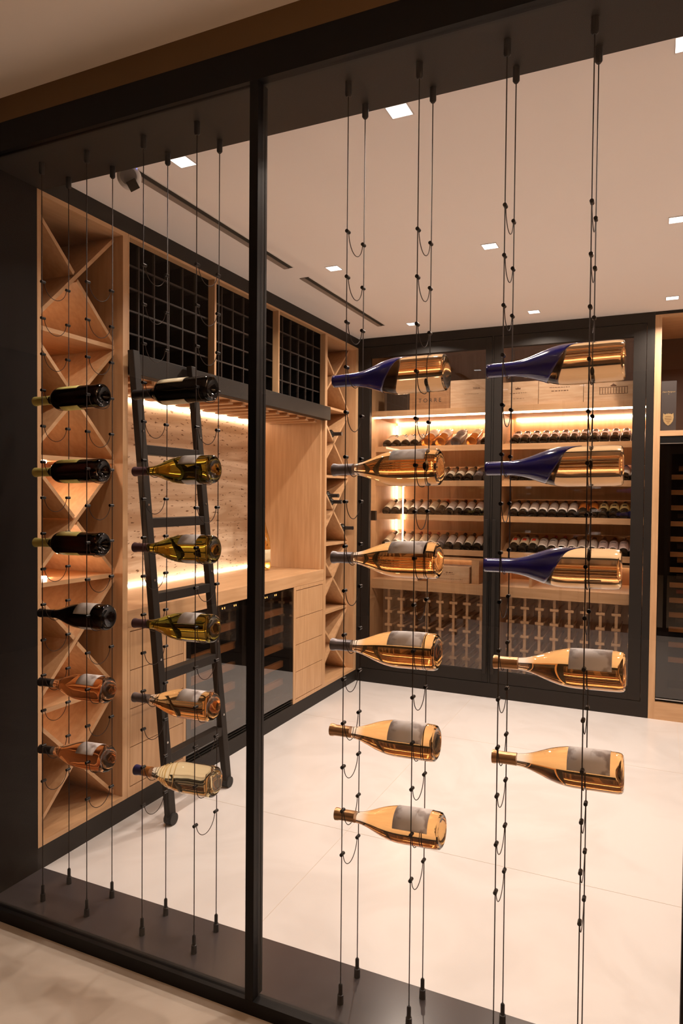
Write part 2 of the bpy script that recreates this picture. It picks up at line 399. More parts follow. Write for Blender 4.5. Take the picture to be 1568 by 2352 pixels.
diamond_rack('tall narrow-looking oak diamond wine rack in the far corner beside the wine cabinet', 4.935, 5.586, .032, .05, .07, [])

# bottles lying in the far rack, only the necks show

# ================================================================== upper cubby cabinet, stemware rack, niche
t = thing('cubby_wine_cabinet', 'oak cabinet of black square bottle cubbies above the counter', 'wine rack', (XW, 2.698, 2.33))
y0, y1 = 2.698, 4.933
MB().box(-2.90, XW, y0, y1, 2.905, 2.9185).build('top_board', oak_h, t)
MB().box(-2.92, -2.90, y0, y1, 2.33, 2.9185).build('back_panel', black_cell, t)
MB().box(-2.90, XW, y0, y1, 2.329, 2.332).build('bottom_board', black_cell, t)
edges = [2.706, 3.440, 4.195, 4.926]
for y in edges[1:3]: MB().box(-2.90, XW, y-.009, y+.009, 2.332, 2.905).build('divider', oak_v, t)
for y in (y0, y1-.007): MB().box(-2.90, XW, y, y+.007, 2.332, 2.905).build('divider', oak_v, t)
for k in range(3):
    a, b_ = edges[k]+.010, edges[k+1]-.010
    if k == 0: a = y0+.008
    if k == 2: b_ = y1-.008
    m_ = MB(); p = (b_-a)/6; q_ = (2.904-2.333)/5; bw = .0045
    c_ = MB()
    for i in range(1, 6): m_.box(XW-.057, XW-.045, a+p*i-bw, a+p*i+bw, 2.333, 2.904); c_.box(-2.89, XW-.057, a+p*i-bw, a+p*i+bw, 2.333, 2.904)
    for j in range(1, 5): m_.box(XW-.058, XW-.046, a, b_, 2.333+q_*j-bw, 2.333+q_*j+bw); c_.box(-2.89, XW-.058, a, b_, 2.333+q_*j-bw, 2.333+q_*j+bw)
    g = m_.build('lattice', lattice_m, t)
    for y_ in (a, b_-.003): c_.box(-2.89, XW-.045, y_, y_+.003, 2.333, 2.904)
    c_.box(-2.89, XW-.045, a, b_, 2.9015, 2.9045)
    c_.build('cubby_cells', black_cell, g)
t = thing('stemware_rack', 'black beam with oak glass-hanging rails under the cubbies', 'glass rack', (XW, 2.698, 2.2))
MB().box(-2.43, -2.365, 2.698, 4.945, 2.226, 2.329).build('beam', black, t, bevel=.002)
MB().box(-3.02, -2.431, 2.698, 4.933, 2.230, 2.328).build('mounting_board', oak_h, t)
yy = 2.79
while yy < 4.85:
    m_ = MB(); m_.box(-2.86, -2.452, yy-.009, yy+.009, 2.212, 2.2298); m_.box(-2.86, -2.452, yy-.026, yy+.026, 2.203, 2.212)
    m_.build('glass_rail', oak_x, t); yy += .147
t = thing('travertine_backsplash', 'horizontally veined pitted travertine slab behind the counter', 'stone panel', (-3.03, 2.698, 1.046))
MB().box(-3.06, -3.03, 2.72, 4.905, 1.046, 2.229).build('slab', trav, t)
t = thing('niche_side_panel', 'plain oak side panel at the far end of the counter niche', 'panel', (-2.7, 4.91, 1.046), 'niche side panels')
MB().box(-3.06, -2.432, 4.905, 4.934, 1.046, 2.2295).build('panel', oak_v, t)
t = thing('niche_side_panel', 'oak side panel at the near end of the counter niche behind the ladder', 'panel', (-2.7, 2.70, 1.046), 'niche side panels')
MB().box(-3.06, -2.432, 2.697, 2.719, 1.046, 2.2295).build('panel', oak_v, t)
for l, z0, z1, xx in (('warm light strip along the top of the travertine slab', 2.208, 2.226, -3.012), ('warm light strip along the foot of the travertine slab', 1.0475, 1.062, -3.012)):
    t = thing('led_strip', l, 'light strip', (xx, 2.72, z0), 'light strips of the counter niche')
    MB().box(xx-.016, xx, 2.72, 4.904, z0, z1).build('diffuser', strip_niche, t)
# counter
t = thing('countertop', 'thick pale oak countertop running between the two diamond racks', 'countertop', (XW, 2.698, .952))
MB().box(-3.1, XW, 2.698, 4.933, .960, 1.0455).build('slab', oak_h, t, bevel=.002)
def drawer_unit(label, y0, y1, d0, d1, zl):
    t = thing('drawer_cabinet', label, 'cabinet', (XW, y0, .099), 'oak drawer cabinets')
    m_ = MB(); m_.box(-3.0, XW, y0, d0-.003, .099, .9595).box(-3.0, XW, d1+.003, y1, .099, .9595).box(-3.0, XW, d0-.003, d1+.003, zl[0]+.003, .9595).box(-3.0, XW, d0-.003, d1+.003, .099, zl[-1]-.003)
    m_.build('body', oak_v, t)
    for a, b_ in zip(zl, zl[1:]):
        MB().box(-2.9, XW-.0005, d0, d1, b_+.002, a-.002).build('drawer', oak_v, t)
    MB().box(-2.95, -2.90, d0-.003, d1+.003, zl[-1]-.003, zl[0]+.003).build('back_panel', black_cell, t)
drawer_unit('oak cabinet of four flush drawers at the left end of the counter behind the ladder', 2.698, 3.17, 2.716, 3.143, [.938, .741, .544, .349, .150])
drawer_unit('oak cabinet of four flush drawers at the far end of the counter beside the fridge', 4.437, 4.933, 4.472, 4.910, [.930, .727, .528, .328, .128])
def wine_fridge(label, y0, y1, ctrl):
    t = thing('wine_fridge', label, 'fridge', (XW, y0, .099), 'under-counter wine fridges')
    x1 = XW-.001
    m_ = MB(); m_.box(-2.98, x1-.03, y0+.002, y0+.02, .10, .958).box(-2.98, x1-.03, y1-.02, y1-.002, .10, .958).box(-2.98, x1-.03, y0+.02, y1-.02, .94, .958).box(-2.98, x1-.03, y0+.02, y1-.02, .10, .15).box(-2.98, -2.96, y0+.02, y1-.02, .15, .94)
    m_.build('body', black_cell, t)
    m_ = MB(); fw = .05; X0 = x1-.028
    m_.box(X0, x1-.004, y0+.003, y0+fw, .145, .955).box(X0, x1-.004, y1-fw, y1-.003, .145, .955).box(X0, x1-.004, y0+fw, y1-fw, .905, .955).box(X0, x1-.004, y0+fw, y1-fw, .145, .20)
    m_.build('door_frame', black_frame, t)
    MB().box(x1-.004, x1, y0+.003, y1-.003, .145, .955).build('door_glass', fridge_glass, t)
    MB().box(x1-.02, x1, y0+.003, y1-.003, .127, .131).box(x1-.02, x1, y0+.003, y1-.003, .110, .114).box(x1-.024, x1-.018, y0+.003, y1-.003, .1, .144).build('grille', black_frame, t)
    MB().box(-2.52, -2.51, y0+.06, y1-.06, .930, .9395).build('reflected_line', strip_dim, t)  # unseen strip added to lift the dark fridge interior
    for z in (.27, .40, .53, .66, .79):
        MB().box(-2.94, -2.50, y0+.03, y1-.03, z-.004, z+.004).build('shelf', black_cell, t)
        MB().box(-2.50, -2.475, y0+.03, y1-.03, z-.022, z+.022).build('shelf_front', oak_h, t)
    m_ = MB(); m_.box(x1+.0003, x1+.0012, ctrl, ctrl+.19, .922, .952); c = m_.build('control_panel', mat('glossy_black_display', (.008, .008, .009), .08), t)
    for dy in (.02, .045, .15, .17): MB().box(x1+.0013, x1+.0018, ctrl+dy, ctrl+dy+.008, .932, .943).build('indicator', amber_led, c)
    return t
wine_fridge('under-counter wine fridge with glass door just behind the ladder', 3.172, 3.803, 3.50)
wine_fridge('under-counter wine fridge with glass door next to the far drawers', 3.805, 4.435, 4.005)

# ================================================================== ladder
def lad(z, top, foot): return foot[0]+(top[0]-foot[0])*z/2.32, foot[1]+(top[1]-foot[1])*z/2.32
LT, LF, RT, RF = (-2.335, 2.655), (-2.165, 2.735), (-2.335, 3.115), (-2.165, 3.225)
t = thing('library_ladder', 'black metal ladder leaning on the beam in front of the counter', 'ladder', (-2.165, 2.735, 0))
def rail(top, foot):
    m_ = MB(); hw, d = .024, .018
    V = []
    for z in (.012, 2.33):
        x, y = lad(z, top, foot)
        V.append([m_.bm.verts.new((x+dx, y+dy, z)) for dx, dy in ((-d, -hw), (d, -hw), (d, hw), (-d, hw))])
    A, B = V
    m_.bm.faces.new(A); m_.bm.faces.new(B[::-1])
    for i in range(4): m_.bm.faces.new((A[i], A[(i+1) % 4], B[(i+1) % 4], B[i]))
    o = m_.build('side_rail', black, t, bevel=.004)
    for z in (.32, .73, 1.12, 1.49, 1.85):
        x, y = lad(z+.09, top, foot); MB().tube([(x+d-.002, y, z+.09), (x+d+.003, y, z+.09)], .006, 10).build('bolt', steel, o)
    x, y = lad(.03, top, foot); MB().tube([(x-.012, y-hw-.003, .0305), (x+.012, y-hw-.003, .0305)], .012, 14).tube([(x-.02, y, .03), (x+.024, y, .03)], .0295, 20).build('foot_wheel', rubber, o)
rail(LT, LF); rail(RT, RF)
for z in (.32, .73, 1.12, 1.49, 1.85):
    a, b_ = lad(z, LT, LF), lad(z, RT, RF)
    m_ = MB(); h_ = .024
    v = [m_.bm.verts.new((x+dx, y, z+dz)) for (x, y) in ((a[0], a[1]+.02), (b_[0], b_[1]-.02)) for dx, dz in ((-.04, -h_), (.015, -h_), (.015, h_), (-.04, h_))]
    for f in ((0, 1, 2, 3), (7, 6, 5, 4), (0, 4, 5, 1), (1, 5, 6, 2), (2, 6, 7, 3), (3, 7, 4, 0)): m_.bm.faces.new([v[i] for i in f])
    m_.build('rung', black, t, bevel=.003)

# ================================================================== bottles
BURG = [(0, .022), (.012, .020), (.028, .010), (.040, .001), (.047, 0), (.0525, .004), (.0545, .012), (.055, .025), (.055, .130), (.0535, .150), (.049, .175), (.042, .200), (.033, .225), (.025, .248), (.0195, .270), (.0172, .290), (.0165, .305), (.0165, .352), (.0185, .353), (.0185, .362), (0, .362)]
BORD = [(0, .024), (.010, .022), (.024, .010), (.034, .001), (.040, 0), (.0445, .004), (.046, .012), (.046, .215), (.045, .225), (.041, .236), (.033, .247), (.024, .256), (.0185, .266), (.0168, .280), (.0162, .350), (.018, .351), (.018, .362), (0, .362)]
BLUE = [(0, .014), (.02, .012), (.040, .003), (.049, 0), (.0545, .004), (.0565, .014), (.0570, .030), (.0570, .150), (.0555, .170), (.0510, .192), (.0440, .214), (.0360, .236), (.0290, .256), (.0235, .276), (.0205, .296), (.0190, .316), (.0185, .366), (.0185, .378), (0, .378)]
def smooth_prof(p, i0, i1, sub=3):
    """Catmull-Rom the body between indices i0..i1"""
    out = p[:i0]
    for i in range(i0, i1):
        P0, P1, P2, P3 = p[max(i-1, 0)], p[i], p[i+1], p[min(i+2, len(p)-1)]
        for k in range(sub):
            t_ = k/sub
            out.append(tuple(.5*((2*P1[j])+(-P0[j]+P2[j])*t_+(2*P0[j]-5*P1[j]+4*P2[j]-P3[j])*t_*t_+(-P0[j]+3*P1[j]-3*P2[j]+P3[j])*t_**3) for j in (0, 1)))
    return out+p[i1:]
def rfun(prof, start):
    pts = prof[start:]
    def f(z):
        for (r0, z0), (r1, z1) in zip(pts, pts[1:]):
            if z0 <= z <= z1 and z1 > z0: return r0+(r1-r0)*(z-z0)/(z1-z0)
        return pts[0][0]
    return f
def scaled(prof, rs, ls=1.0): return [(r*rs, z*ls) for r, z in prof]
def capsule_prof(rf, z0, z1, o=.0009, ring=True):
    zs = [z0+(z1-z0)*k/10 for k in range(11)]
    p = [(0, z0), (rf(z0)+o, z0)]
    p += [(rf(z)+o, z) for z in zs[1:]]
    p[-1] = (rf(z1-.001)+o, z1+.0008)
    p.append((0, z1+.001))
    return p
def make_bottle(kind, glass, cap, label_m, ls=1.0, rs=1.0, labs=((.032, .145, 0, 80),), cap_len=.075, name='wine_bottle', seg=48, square=False, cap2=None):
    """bottle standing on local z = 0; local +X is the side the label faces"""
    base = {'burg': BURG, 'bord': BORD, 'blue': BLUE}[kind]
    p = scaled(base, rs, ls); p = smooth_prof(p, 9 if kind != 'bord' else 8, len(p)-4 if kind != 'blue' else len(p)-3)
    rf = rfun(p, 4); Lb = p[-1][1]
    t = thing(name, 'x', 'bottle'); 
    b_ = MB().lathe(p, seg)
    if square:
        pass
    b_.build('glass_body', glass, t, 'auto', local=True)
    if cap:
        z0 = Lb-cap_len
        c = MB().lathe(capsule_prof(rf, z0, Lb, .0012), 32)
        c.build('capsule', cap, t, 'auto', local=True)
        if cap2:
            MB().lathe(capsule_prof(rf, z0-.004, z0+.03, .0024), 32).build('capsule_band', cap2, t, 'auto', local=True)
    for (z0, z1, ca, ha) in labs:
        MB().patch(rf, z0*ls, z1*ls, math.radians(ca-ha), math.radians(ca+ha)).build('label', label_m, t, True, local=True)
    return t, rf
def place(o, neck, base, roll=0.0):
    """lay a bottle with its base at base and its neck toward neck; label side (+X) turned up"""
    b0, n0 = Vector(base), Vector(neck); z = (n0-b0).normalized(); up = Vector((0, 0, 1))
    x = (up-up.dot(z)*z).normalized(); y = z.cross(x)
    m = Matrix((x, y, z)).transposed() @ Matrix.Rotation(roll, 3, 'Z')
    o.rotation_mode = 'QUATERNION'; o.rotation_quaternion = m.to_quaternion(); o.location = b0
YM = 2.058
TY = {}
def blue_bottle():
    t, rf = make_bottle('blue', blue_b_g, None, lab_white, labs=())
    # wax over neck and shoulder with a slanting hem, longer on the top side
    mb = MB(); seg = 56; rows = 26; outer = []; inner = []
    top = .378
    for k in range(seg):
        a = 2*math.pi*k/seg; cut = .172-.034*math.cos(a)-.03*max(0, math.cos(a))**10
        ro, ri = [], []
        for j in range(rows+1):
            z = cut+(top-cut)*j/rows; r = rf(z if z < .3775 else .377)
            ro.append(mb.bm.verts.new(((r+.0016)*math.cos(a), (r+.0016)*math.sin(a), z+(.0012 if j == rows else 0)))); ri.append(mb.bm.verts.new(((r+.0004)*math.cos(a), (r+.0004)*math.sin(a), z+(.0002 if j == rows else 0))))
        outer.append(ro); inner.append(ri)
    for k in range(seg):
        k2 = (k+1) % seg
        for j in range(rows):
            mb.bm.faces.new((outer[k][j], outer[k2][j], outer[k2][j+1], outer[k][j+1])); mb.bm.faces.new((inner[k][j], inner[k][j+1], inner[k2][j+1], inner[k2][j]))
        mb.bm.faces.new((outer[k][0], inner[k][0], inner[k2][0], outer[k2][0]))
    ct = mb.bm.verts.new((0, 0, top+.0012)); cb_ = mb.bm.verts.new((0, 0, top+.0002))
    for k in range(seg):
        k2 = (k+1) % seg; mb.bm.faces.new((outer[k][rows], outer[k2][rows], ct)); mb.bm.faces.new((inner[k2][rows], inner[k][rows], cb_))
    mb.build('wax_coat', blue_wax, t, True, local=True)
    MB().tube([(.0205*math.cos(a_), .0205*math.sin(a_), .302) for a_ in [2*math.pi*k/24 for k in range(24)]]+[(.0205, 0, .302)], .0011, 6).build('wax_ring', blue_wax, t, True, local=True)
    # small clear back label with thin print, on the lower front side
    m_ = MB()
    for q_ in range(4): m_.patch(rf, .055+.0*q_, .100, math.radians(110+q_*5), math.radians(112+q_*5), .0006, .0003, 4, 2)
    m_.build('fine_print', lab_white, t, True, local=True)
    return t
TY['bord_y'] = make_bottle('bord', darkred_g, cap_yellow, lab_yellow, labs=((.105, .215, 8, 55), (.105, .20, 172, 50)), cap_len=.085)[0]
TY['bord_c'] = make_bottle('bord', dark_g, cap_black, lab_cream, labs=((.105, .225, 5, 62), (.105, .215, 165, 55)), cap_len=.085, ls=.97)[0]
TY['burg_d'] = make_bottle('burg', darkred_g, cap_black, lab_white, rs=.92, labs=((.050, .135, 0, 72), (.055, .12, 180, 45)), cap_len=.075)[0]
TY['burg_o'] = make_bottle('burg', olive_g, cap_brownred, lab_white, rs=.94, labs=((.050, .125, 0, 68), (.055, .118, 180, 45)), cap_len=.068)[0]
TY['rose_s'] = make_bottle('burg', pink_g, cap_black, lab_smoke, rs=.93, labs=((.036, .125, 0, 62),), cap_len=.068)[0]
TY['rose_2'] = make_bottle('burg', rose_g, cap_grey, lab_smoke, rs=.95, labs=((.036, .130, 0, 62),), cap_len=.070)[0]
TY['pale'] = make_bottle('burg', pale_g, cap_navy, lab_white, rs=1.0, labs=(), cap_len=.070, cap2=cap_copper)[0]
TY['rose_g'] = make_bottle('burg', rose_g, cap_grey, lab_smoke, rs=1.04, labs=((.036, .150, 0, 66),), cap_len=.072)[0]
TY['rose_c'] = make_bottle('burg', rose_g, cap_gold, lab_smoke, rs=1.02, labs=((.032, .145, 0, 80),), cap_len=.070)[0]
TY['blue'] = blue_bottle()
# raised rings and a squared foot on the pale bottle
o = TY['pale']
m_ = MB()
for z in (.205, .222, .19):
    r = .0425 if z == .205 else (.0352 if z == .222 else .0462); m_.tube([((r)*math.cos(2*math.pi*k/32), r*math.sin(2*math.pi*k/32), z) for k in range(33)], .0016, 6)
m_.build('glass_ring', pale_g, o, True, local=True)
MB().box(-.030, .030, -.030, .030, -.008, .0035).build('square_foot', pale_g, o, local=True, bevel=.004)
used = set()
Z_OF = [2.006, 1.717, 1.430, 1.142, .858, .580]
XN = {1: -2.320, 2: -1.803, 3: -.972, 4: -.465}
cols = {
 1: ['bord_y', 'bord_y', 'bord_y', 'burg_d', 'rose_s', 'rose_s'],
 2: ['bord_c', 'burg_o', 'burg_o', 'burg_o', 'rose_2', 'pale'],
 3: ['blue', 'rose_g', 'rose_g', 'rose_g', 'rose_c', 'rose_c'],
 4: ['blue', 'blue', 'blue', 'rose_c', 'rose_c', None]}
colname = {1: 'leftmost cable column', 2: 'second cable column, in front of the ladder', 3: 'first cable column right of the black post', 4: 'rightmost cable column'}
desc = {
 ('1', 0): 'dark bottle with yellow label and capsule, highest in the leftmost cable column',
 ('1', 1): 'dark bottle with yellow label and capsule, second from the top of the leftmost cable column',
 ('1', 2): 'dark bottle with yellow label and capsule, lowest of three in the leftmost cable column',
 ('1', 3): 'near-black round-shouldered bottle with white label and black capsule in the leftmost cable column',
 ('1', 4): 'pink rose bottle with black capsule, the upper of two in the leftmost cable column',
 ('1', 5): 'pink rose bottle with black capsule, lowest bottle of the leftmost cable column',
 ('2', 0): 'dark bottle with broad cream label and black capsule, hanging over the ladder top',
 ('2', 1): 'olive green bottle with white label, highest of the three in front of the ladder',
 ('2', 2): 'olive green bottle with white label, middle one of the three in front of the ladder',
 ('2', 3): 'olive green bottle with white label, lowest of the three in front of the ladder',
 ('2', 4): 'amber rose bottle with grey capsule hanging in front of the ladder',
 ('2', 5): 'pale gold bottle with navy and copper capsule, lowest in front of the ladder',
 ('3', 0): 'bottle half coated in blue wax, before the left cabinet door beside the black post',
 ('3', 1): 'amber rose bottle with grey capsule, highest of three under the blue-coated bottle',
 ('3', 2): 'amber rose bottle with grey capsule, middle of three just right of the black post',
 ('3', 3): 'amber bottle with grey capsule, lowest of three, before the left cabinet door foot',
 ('3', 4): 'rose bottle with gold capsule over the marble floor, upper of two right of the post',
 ('3', 5): 'rose bottle with gold capsule, the lowest bottle of all, right of the black post',
 ('4', 0): 'bottle half coated in blue wax, highest in the rightmost cable column',
 ('4', 1): 'bottle half coated in blue wax, middle of three in the rightmost cable column',
 ('4', 2): 'bottle half coated in blue wax, lowest of three in the rightmost cable column',
 ('4', 3): 'rose bottle with gold capsule before the foot of the right cabinet door',
 ('4', 4): 'rose bottle with gold capsule, lowest bottle of the rightmost cable column'}
HELD = {}
for c in (1, 2, 3, 4):
    for k, ty in enumerate(cols[c]):
        if not ty: continue
        if ty in used: o = copy_tree(TY[ty])
        else: o = TY[ty]; used.add(ty)
        Lb = {'blue': .378, 'bord_c': .351}.get(ty, .362)
        xn = XN[c]; zn = Z_OF[k]
        if c == 4 and ty == 'rose_c': xn = -.437
        if ty == 'pale': xn += .008
        if c == 1 and k >= 3: xn += .026
        if c == 3 and k == 5: xn += .02
        if c == 4 and ty == 'blue': xn -= .003
        dz = .010 if k > 2 else .006
        if k == 5: dz = .018
        place(o, (xn, YM, zn), (xn+Lb, YM, zn+dz), roll=0 if ty != 'blue' else 0)
        rmax = {'bord_y': .046, 'bord_c': .046, 'burg_d': .0506, 'burg_o': .0517, 'rose_s': .0512, 'rose_2': .0523, 'pale': .055, 'rose_g': .0572, 'rose_c': .0561, 'blue': .0572}[ty]
        rneck = {'blue': .0205, 'bord_y': .018, 'bord_c': .018}.get(ty, .0185)
        HELD[(c, k)] = (xn, zn, xn+Lb, zn+dz, rmax, rneck)
        tag(o, desc[(str(c), k)], 'bottle', 'bottles hung between the cables')

# ================================================================== cables
CX = {1: (-2.209, -1.977), 2: (-1.707, -1.473), 3: (-.900, -.669), 4: (-.4105, -.178)}
YF, YR = 1.9906, 2.1259
def cable_pair(c, side):
    x = CX[c][side]; z0 = 2.46 if side == 0 else 2.432
    words = ('neck' if side == 0 else 'base')
    cn = {1: 'leftmost column of bottles', 2: 'bottles before the ladder', 3: 'bottles right of the post', 4: 'rightmost column of bottles'}[c]
    t = thing('cable_pair', 'steel cable pair with loops at the %s ends of the %s' % (words, cn), 'cable rack', (x, YM, .003), 'cable pairs for hanging bottles')
    for y in (YF, YR):
        MB().tube([(x, y, .02), (x, y, ZS-.02)], .0017, 8).build('cable', cable_m, t, True)
        MB().tube([(x, y, ZS-.0005), (x, y, ZS-.040), (x, y, ZS-.046)], [.0105, .0105, .006], 16).build('top_fitting', clip_m, t, 'auto')
        MB().tube([(x, y, .0032), (x, y, .032), (x, y, .033), (x, y, .064), (x, y, .068)], [.0105, .0095, .0065, .0065, .004], 16).build('floor_fitting', clip_m, t, 'auto')
    for k in range(15):
        zk = z0-.141*k; drop = .056; sag = 'cat'; hw = (YR-YF)/2
        if k >= 3 and (k-3) % 2 == 0 and (c, (k-3)//2) in HELD:
            xn, zn, xb, zb, rm, rn = HELD[(c, (k-3)//2)]
            if side == 0: drop = zk-(zn-rn-.004)
            else: drop = zk-(zb-rm-.0035); sag = 'U'
        pts = []; n = 18; hi = hw-.012
        for i in range(n+1):
            u = -1+2*i/n
            if sag == 'U':
                an = math.pi*i/n; yy_ = -math.copysign(abs(math.cos(an))**.75, math.cos(an)); zz = -abs(math.sin(an))**.75
                pts.append((x, YM+hi*yy_, zk-.002+(drop-.002)*zz))
            else:
                an = math.pi*i/n; yy_ = -math.copysign(abs(math.cos(an))**1.0, math.cos(an)); zz = -abs(math.sin(an))**1.15
                pts.append((x, YM+hi*yy_, zk-.002+(drop-.002)*zz))
        MB().tube(pts, .0013, 6).build('loop', cable_m, t, True)
        for y, s_ in ((YF, 1), (YR, -1)):
            MB().tube([(x, y-s_*.005, zk), (x, y+s_*.0145, zk)], .0058, 10).build('clip', clip_m, t, 'auto')
for c in (1, 2, 3, 4):
    for s_ in (0, 1): cable_pair(c, s_)

# ================================================================== wine cabinet on the back wall
t = thing('wine_display_cabinet', 'large lit oak wine cabinet behind two black framed glass doors on the back wall', 'wine cabinet', (-2.40, YB, 0))
xl, xr, xm = XW+.001, -.047, -1.231
m_ = MB(); d0, d1 = YB, YB+.10
m_.box(xl, -2.366, d0, d1, 0, 2.998).box(-.098, xr, d0, d1, 0, 2.998).box(-2.366, -.098, d0, d1, 2.925, 2.998).box(-2.366, -.098, d0, d1, 0, .118).box(-1.2385, -1.2235, d0+.004, d1, .118, 2.925)
m_.build('frame', black, t)
def door(x0, x1, g0, g1, hx, label):
    m_ = MB(); a, b_, zb, zt_ = x0+.003, x1-.003, .122, 2.921; g = (g0, g1, .215, 2.83)
    y0_, y1_ = YB+.002, YB+.05
    m_.box(a, g0, y0_, y1_, zb, zt_).box(g1, b_, y0_, y1_, zb, zt_).box(g0, g1, y0_, y1_, g[3], zt_).box(g0, g1, y0_, y1_, zb, g[2])
    d = m_.build('door', black, t, bevel=.0015)
    MB().box(g0, g1, YB+.018, YB+.028, g[2], g[3]).build('door_glass', door_glass, d)
    MB().box(hx-.014, hx+.014, YB-.040, YB-.022, .20, 1.45).box(hx-.008, hx+.008, YB-.022, YB+.002, .30, .32).box(hx-.008, hx+.008, YB-.022, YB+.002, 1.32, 1.34).build('handle', black, d, bevel=.002)
door(-2.366, -1.2385, -2.297, -1.290, -1.262, '')
door(-1.2235, -.098, -1.157, -.189, -1.198, '')
yi0, yb = YB+.101, 6.40
m_ = MB(); m_.box(-2.42, -2.345, yi0, yb, 0, 2.99); m_.build('side_panel', oak_v, t)
MB().box(-.09, -.047, yi0, yb, 0, 2.99).build('side_panel', oak_v, t)
MB().box(-1.250, -1.212, yi0+.03, yb, 0, 2.99).build('centre_panel', oak_v, t)
MB().box(-2.345, -.09, yb, yb+.02, 0, 2.99).build('back_panel', oak_v, t)
MB().box(-2.345, -.09, yi0, yb, 2.96, 2.99).build('top_panel', oak_v, t)
YS0 = 5.86
bays = ((-2.345, -1.250), (-1.212, -.09))
SH = [2.075, 1.768, 1.468, 1.168]
for (a, b_) in bays:
    # deep top shelf for the boxes
    s = MB().box(a, b_, 5.75, yb, 2.335, 2.385).build('shelf', oak_x, t)
    MB().box(a+.01, b_, 5.765, 5.782, 2.322, 2.334).build('reflected_line', strip_e, s)
    MB().box(a+.03, b_, yb-.035, yb-.012, 2.318, 2.334).build('reflected_line', strip_e, s)
    for z in SH:
        # sloping display shelf with fascia
        m_ = MB(); m_.box(a, b_, YS0, YS0+.018, z-.045, z+.004); m_.prism([(YS0+.018, z-.044), (YS0+.018, z-.028), (yb-.04, z+.143), (yb-.04, z+.127)], 'X', a, b_)
        m_.build('shelf', oak_x, t)
    MB().box(a, b_, YS0, yb, 1.085, 1.105).build('shelf', oak_x, t)
    MB().box(a, b_, yb-.03, yb-.012, 1.062, 1.084).build('reflected_line', strip_soft, t)
    m_ = MB(); m_.box(a, b_, 5.80, yb, .865, .885); m_.box(a, b_, 5.80, 5.82, .80, .865); m_.build('counter_shelf', oak_x, t)
MB().box(-1.45, -1.386, YS0, yb, .886, 1.084).build('divider', oak_v, t)
MB().box(-.965, -.945, YS0, yb, .886, 1.084).build('divider', oak_v, t)
for z0, z1 in ((1.19, 1.43), (1.49, 1.73), (1.80, 2.03), (2.10, 2.31)):
    MB().box(-2.330, -2.315, 6.35, 6.365, z0, z1).build('reflected_line', strip_e, t)
    MB().box(-1.207, -1.198, 5.80, 5.812, z0, z1).build('reflected_line', strip_soft, t)
MB().box(-2.078, -2.070, 5.842, 5.852, 1.19, 1.80).build('reflected_line', strip_e, t)  # glowing rod added in place of a line reflected in the door glass
MB().box(-2.344, -2.28, 5.70, 5.735, 1.415, 1.50).build('door_lock', black, t)
# peg racks
for (a, b_), xs, lab_ in ((bays[0], [-2.214+.1205*i for i in range(8)], 'left'), (bays[1], [-1.119+.1185*i for i in range(9)], 'right')):
    r = thing('peg_rack', 'oak peg bottle rack at the foot of the cabinet behind the %s door' % lab_, 'wine rack', (a, 5.9, 0), 'peg racks behind the cabinet doors')
    for x in xs:
        MB().box(x-.011, x+.011, 5.885, 5.905, .002, .80).build('post', oak_v, r)
        MB().box(x-.011, x+.011, 6.30, 6.32, .002, .80).build('post', oak_v, r)
        for z in (.705, .585, .465, .345, .225, .105):
            m_ = MB(); m_.box(x-.034, x+.034, 5.877, 5.885, z-.011, z+.011)
            m_.box(x-.034, x-.024, 5.885, 6.30, z-.006, z+.006).box(x+.024, x+.034, 5.885, 6.30, z-.006, z+.006)
            m_.build('peg', oak_x, r)

# boxes in the cabinet
def crate(name, label, x0, x1, y0, y1, z0, z1, m, cat='wooden box', group='wooden wine boxes in the cabinet'):
    t = thing(name, label, cat, ((x0+x1)/2, y0, z0), group)
    MB().box(x0, x1, y0, y1, z0, z1).build('case', m, t, bevel=.002)
    return t
FR = lambda x, y, z: Matrix.Translation((x, y, z)) @ Matrix.Rotation(math.pi/2, 4, 'X')
zs_ = 2.386; yf = 5.78
def print_lines(b, x, y, rows_):
    m_ = MB()
    for z, hw, th in rows_:
        u = x-hw
        while u < x+hw:
            wd = random.uniform(.008, .022); m_.box(u, min(u+wd, x+hw), y-.0008, y-.0002, z-th, z+th); u += wd+.006
    m_.build('faded_print', ink_brown, b)
crate('wine_box', 'dark brown box on the top cabinet shelf, leftmost', -2.235, -2.003, yf, yf+.35, zs_, 2.60, dark_box)
b1 = crate('wine_box', 'reddish brown wooden box stamped TORRE on the top cabinet shelf', -2.000, -1.637, yf, yf+.35, zs_, 2.60, brown_box)
text_mesh('lettering', 'T O R R E', .048, ink, b1, FR(-1.815, yf-.0008, 2.462))
b1 = crate('wine_box', 'pale wooden box at the right end of the shelf behind the left cabinet door', -1.634, -1.262, yf, yf+.35, zs_, 2.62, pale_box)
text_mesh('lettering', 'TERIA', .024, ink_brown, b1, FR(-1.41, yf-.0008, 2.545))
print_lines(b1, -1.45, yf, [(2.500, .06, .0012)])
b1 = crate('wine_box', 'pale wooden box leftmost on the shelf behind the right cabinet door', -1.19, -.903, yf, yf+.35, zs_, 2.578, pale_box)
print_lines(b1, -1.06, yf, [(2.485, .07, .002), (2.440, .045, .0012)])
MB().prism([(-1.085, 2.515), (-1.045, 2.515), (-1.045, 2.530), (-1.056, 2.524), (-1.065, 2.534), (-1.074, 2.524), (-1.085, 2.530)], 'Y', yf-.0008, yf-.0002).build('printed_crest', ink_brown, b1)
b1 = crate('wine_box', 'tall pale wooden box, middle of three behind the right cabinet door', -.900, -.556, yf, yf+.35, zs_, 2.632, pale_box)
print_lines(b1, -.735, yf, [(2.565, .05, .0015), (2.515, .08, .0025), (2.487, .065, .0035)])
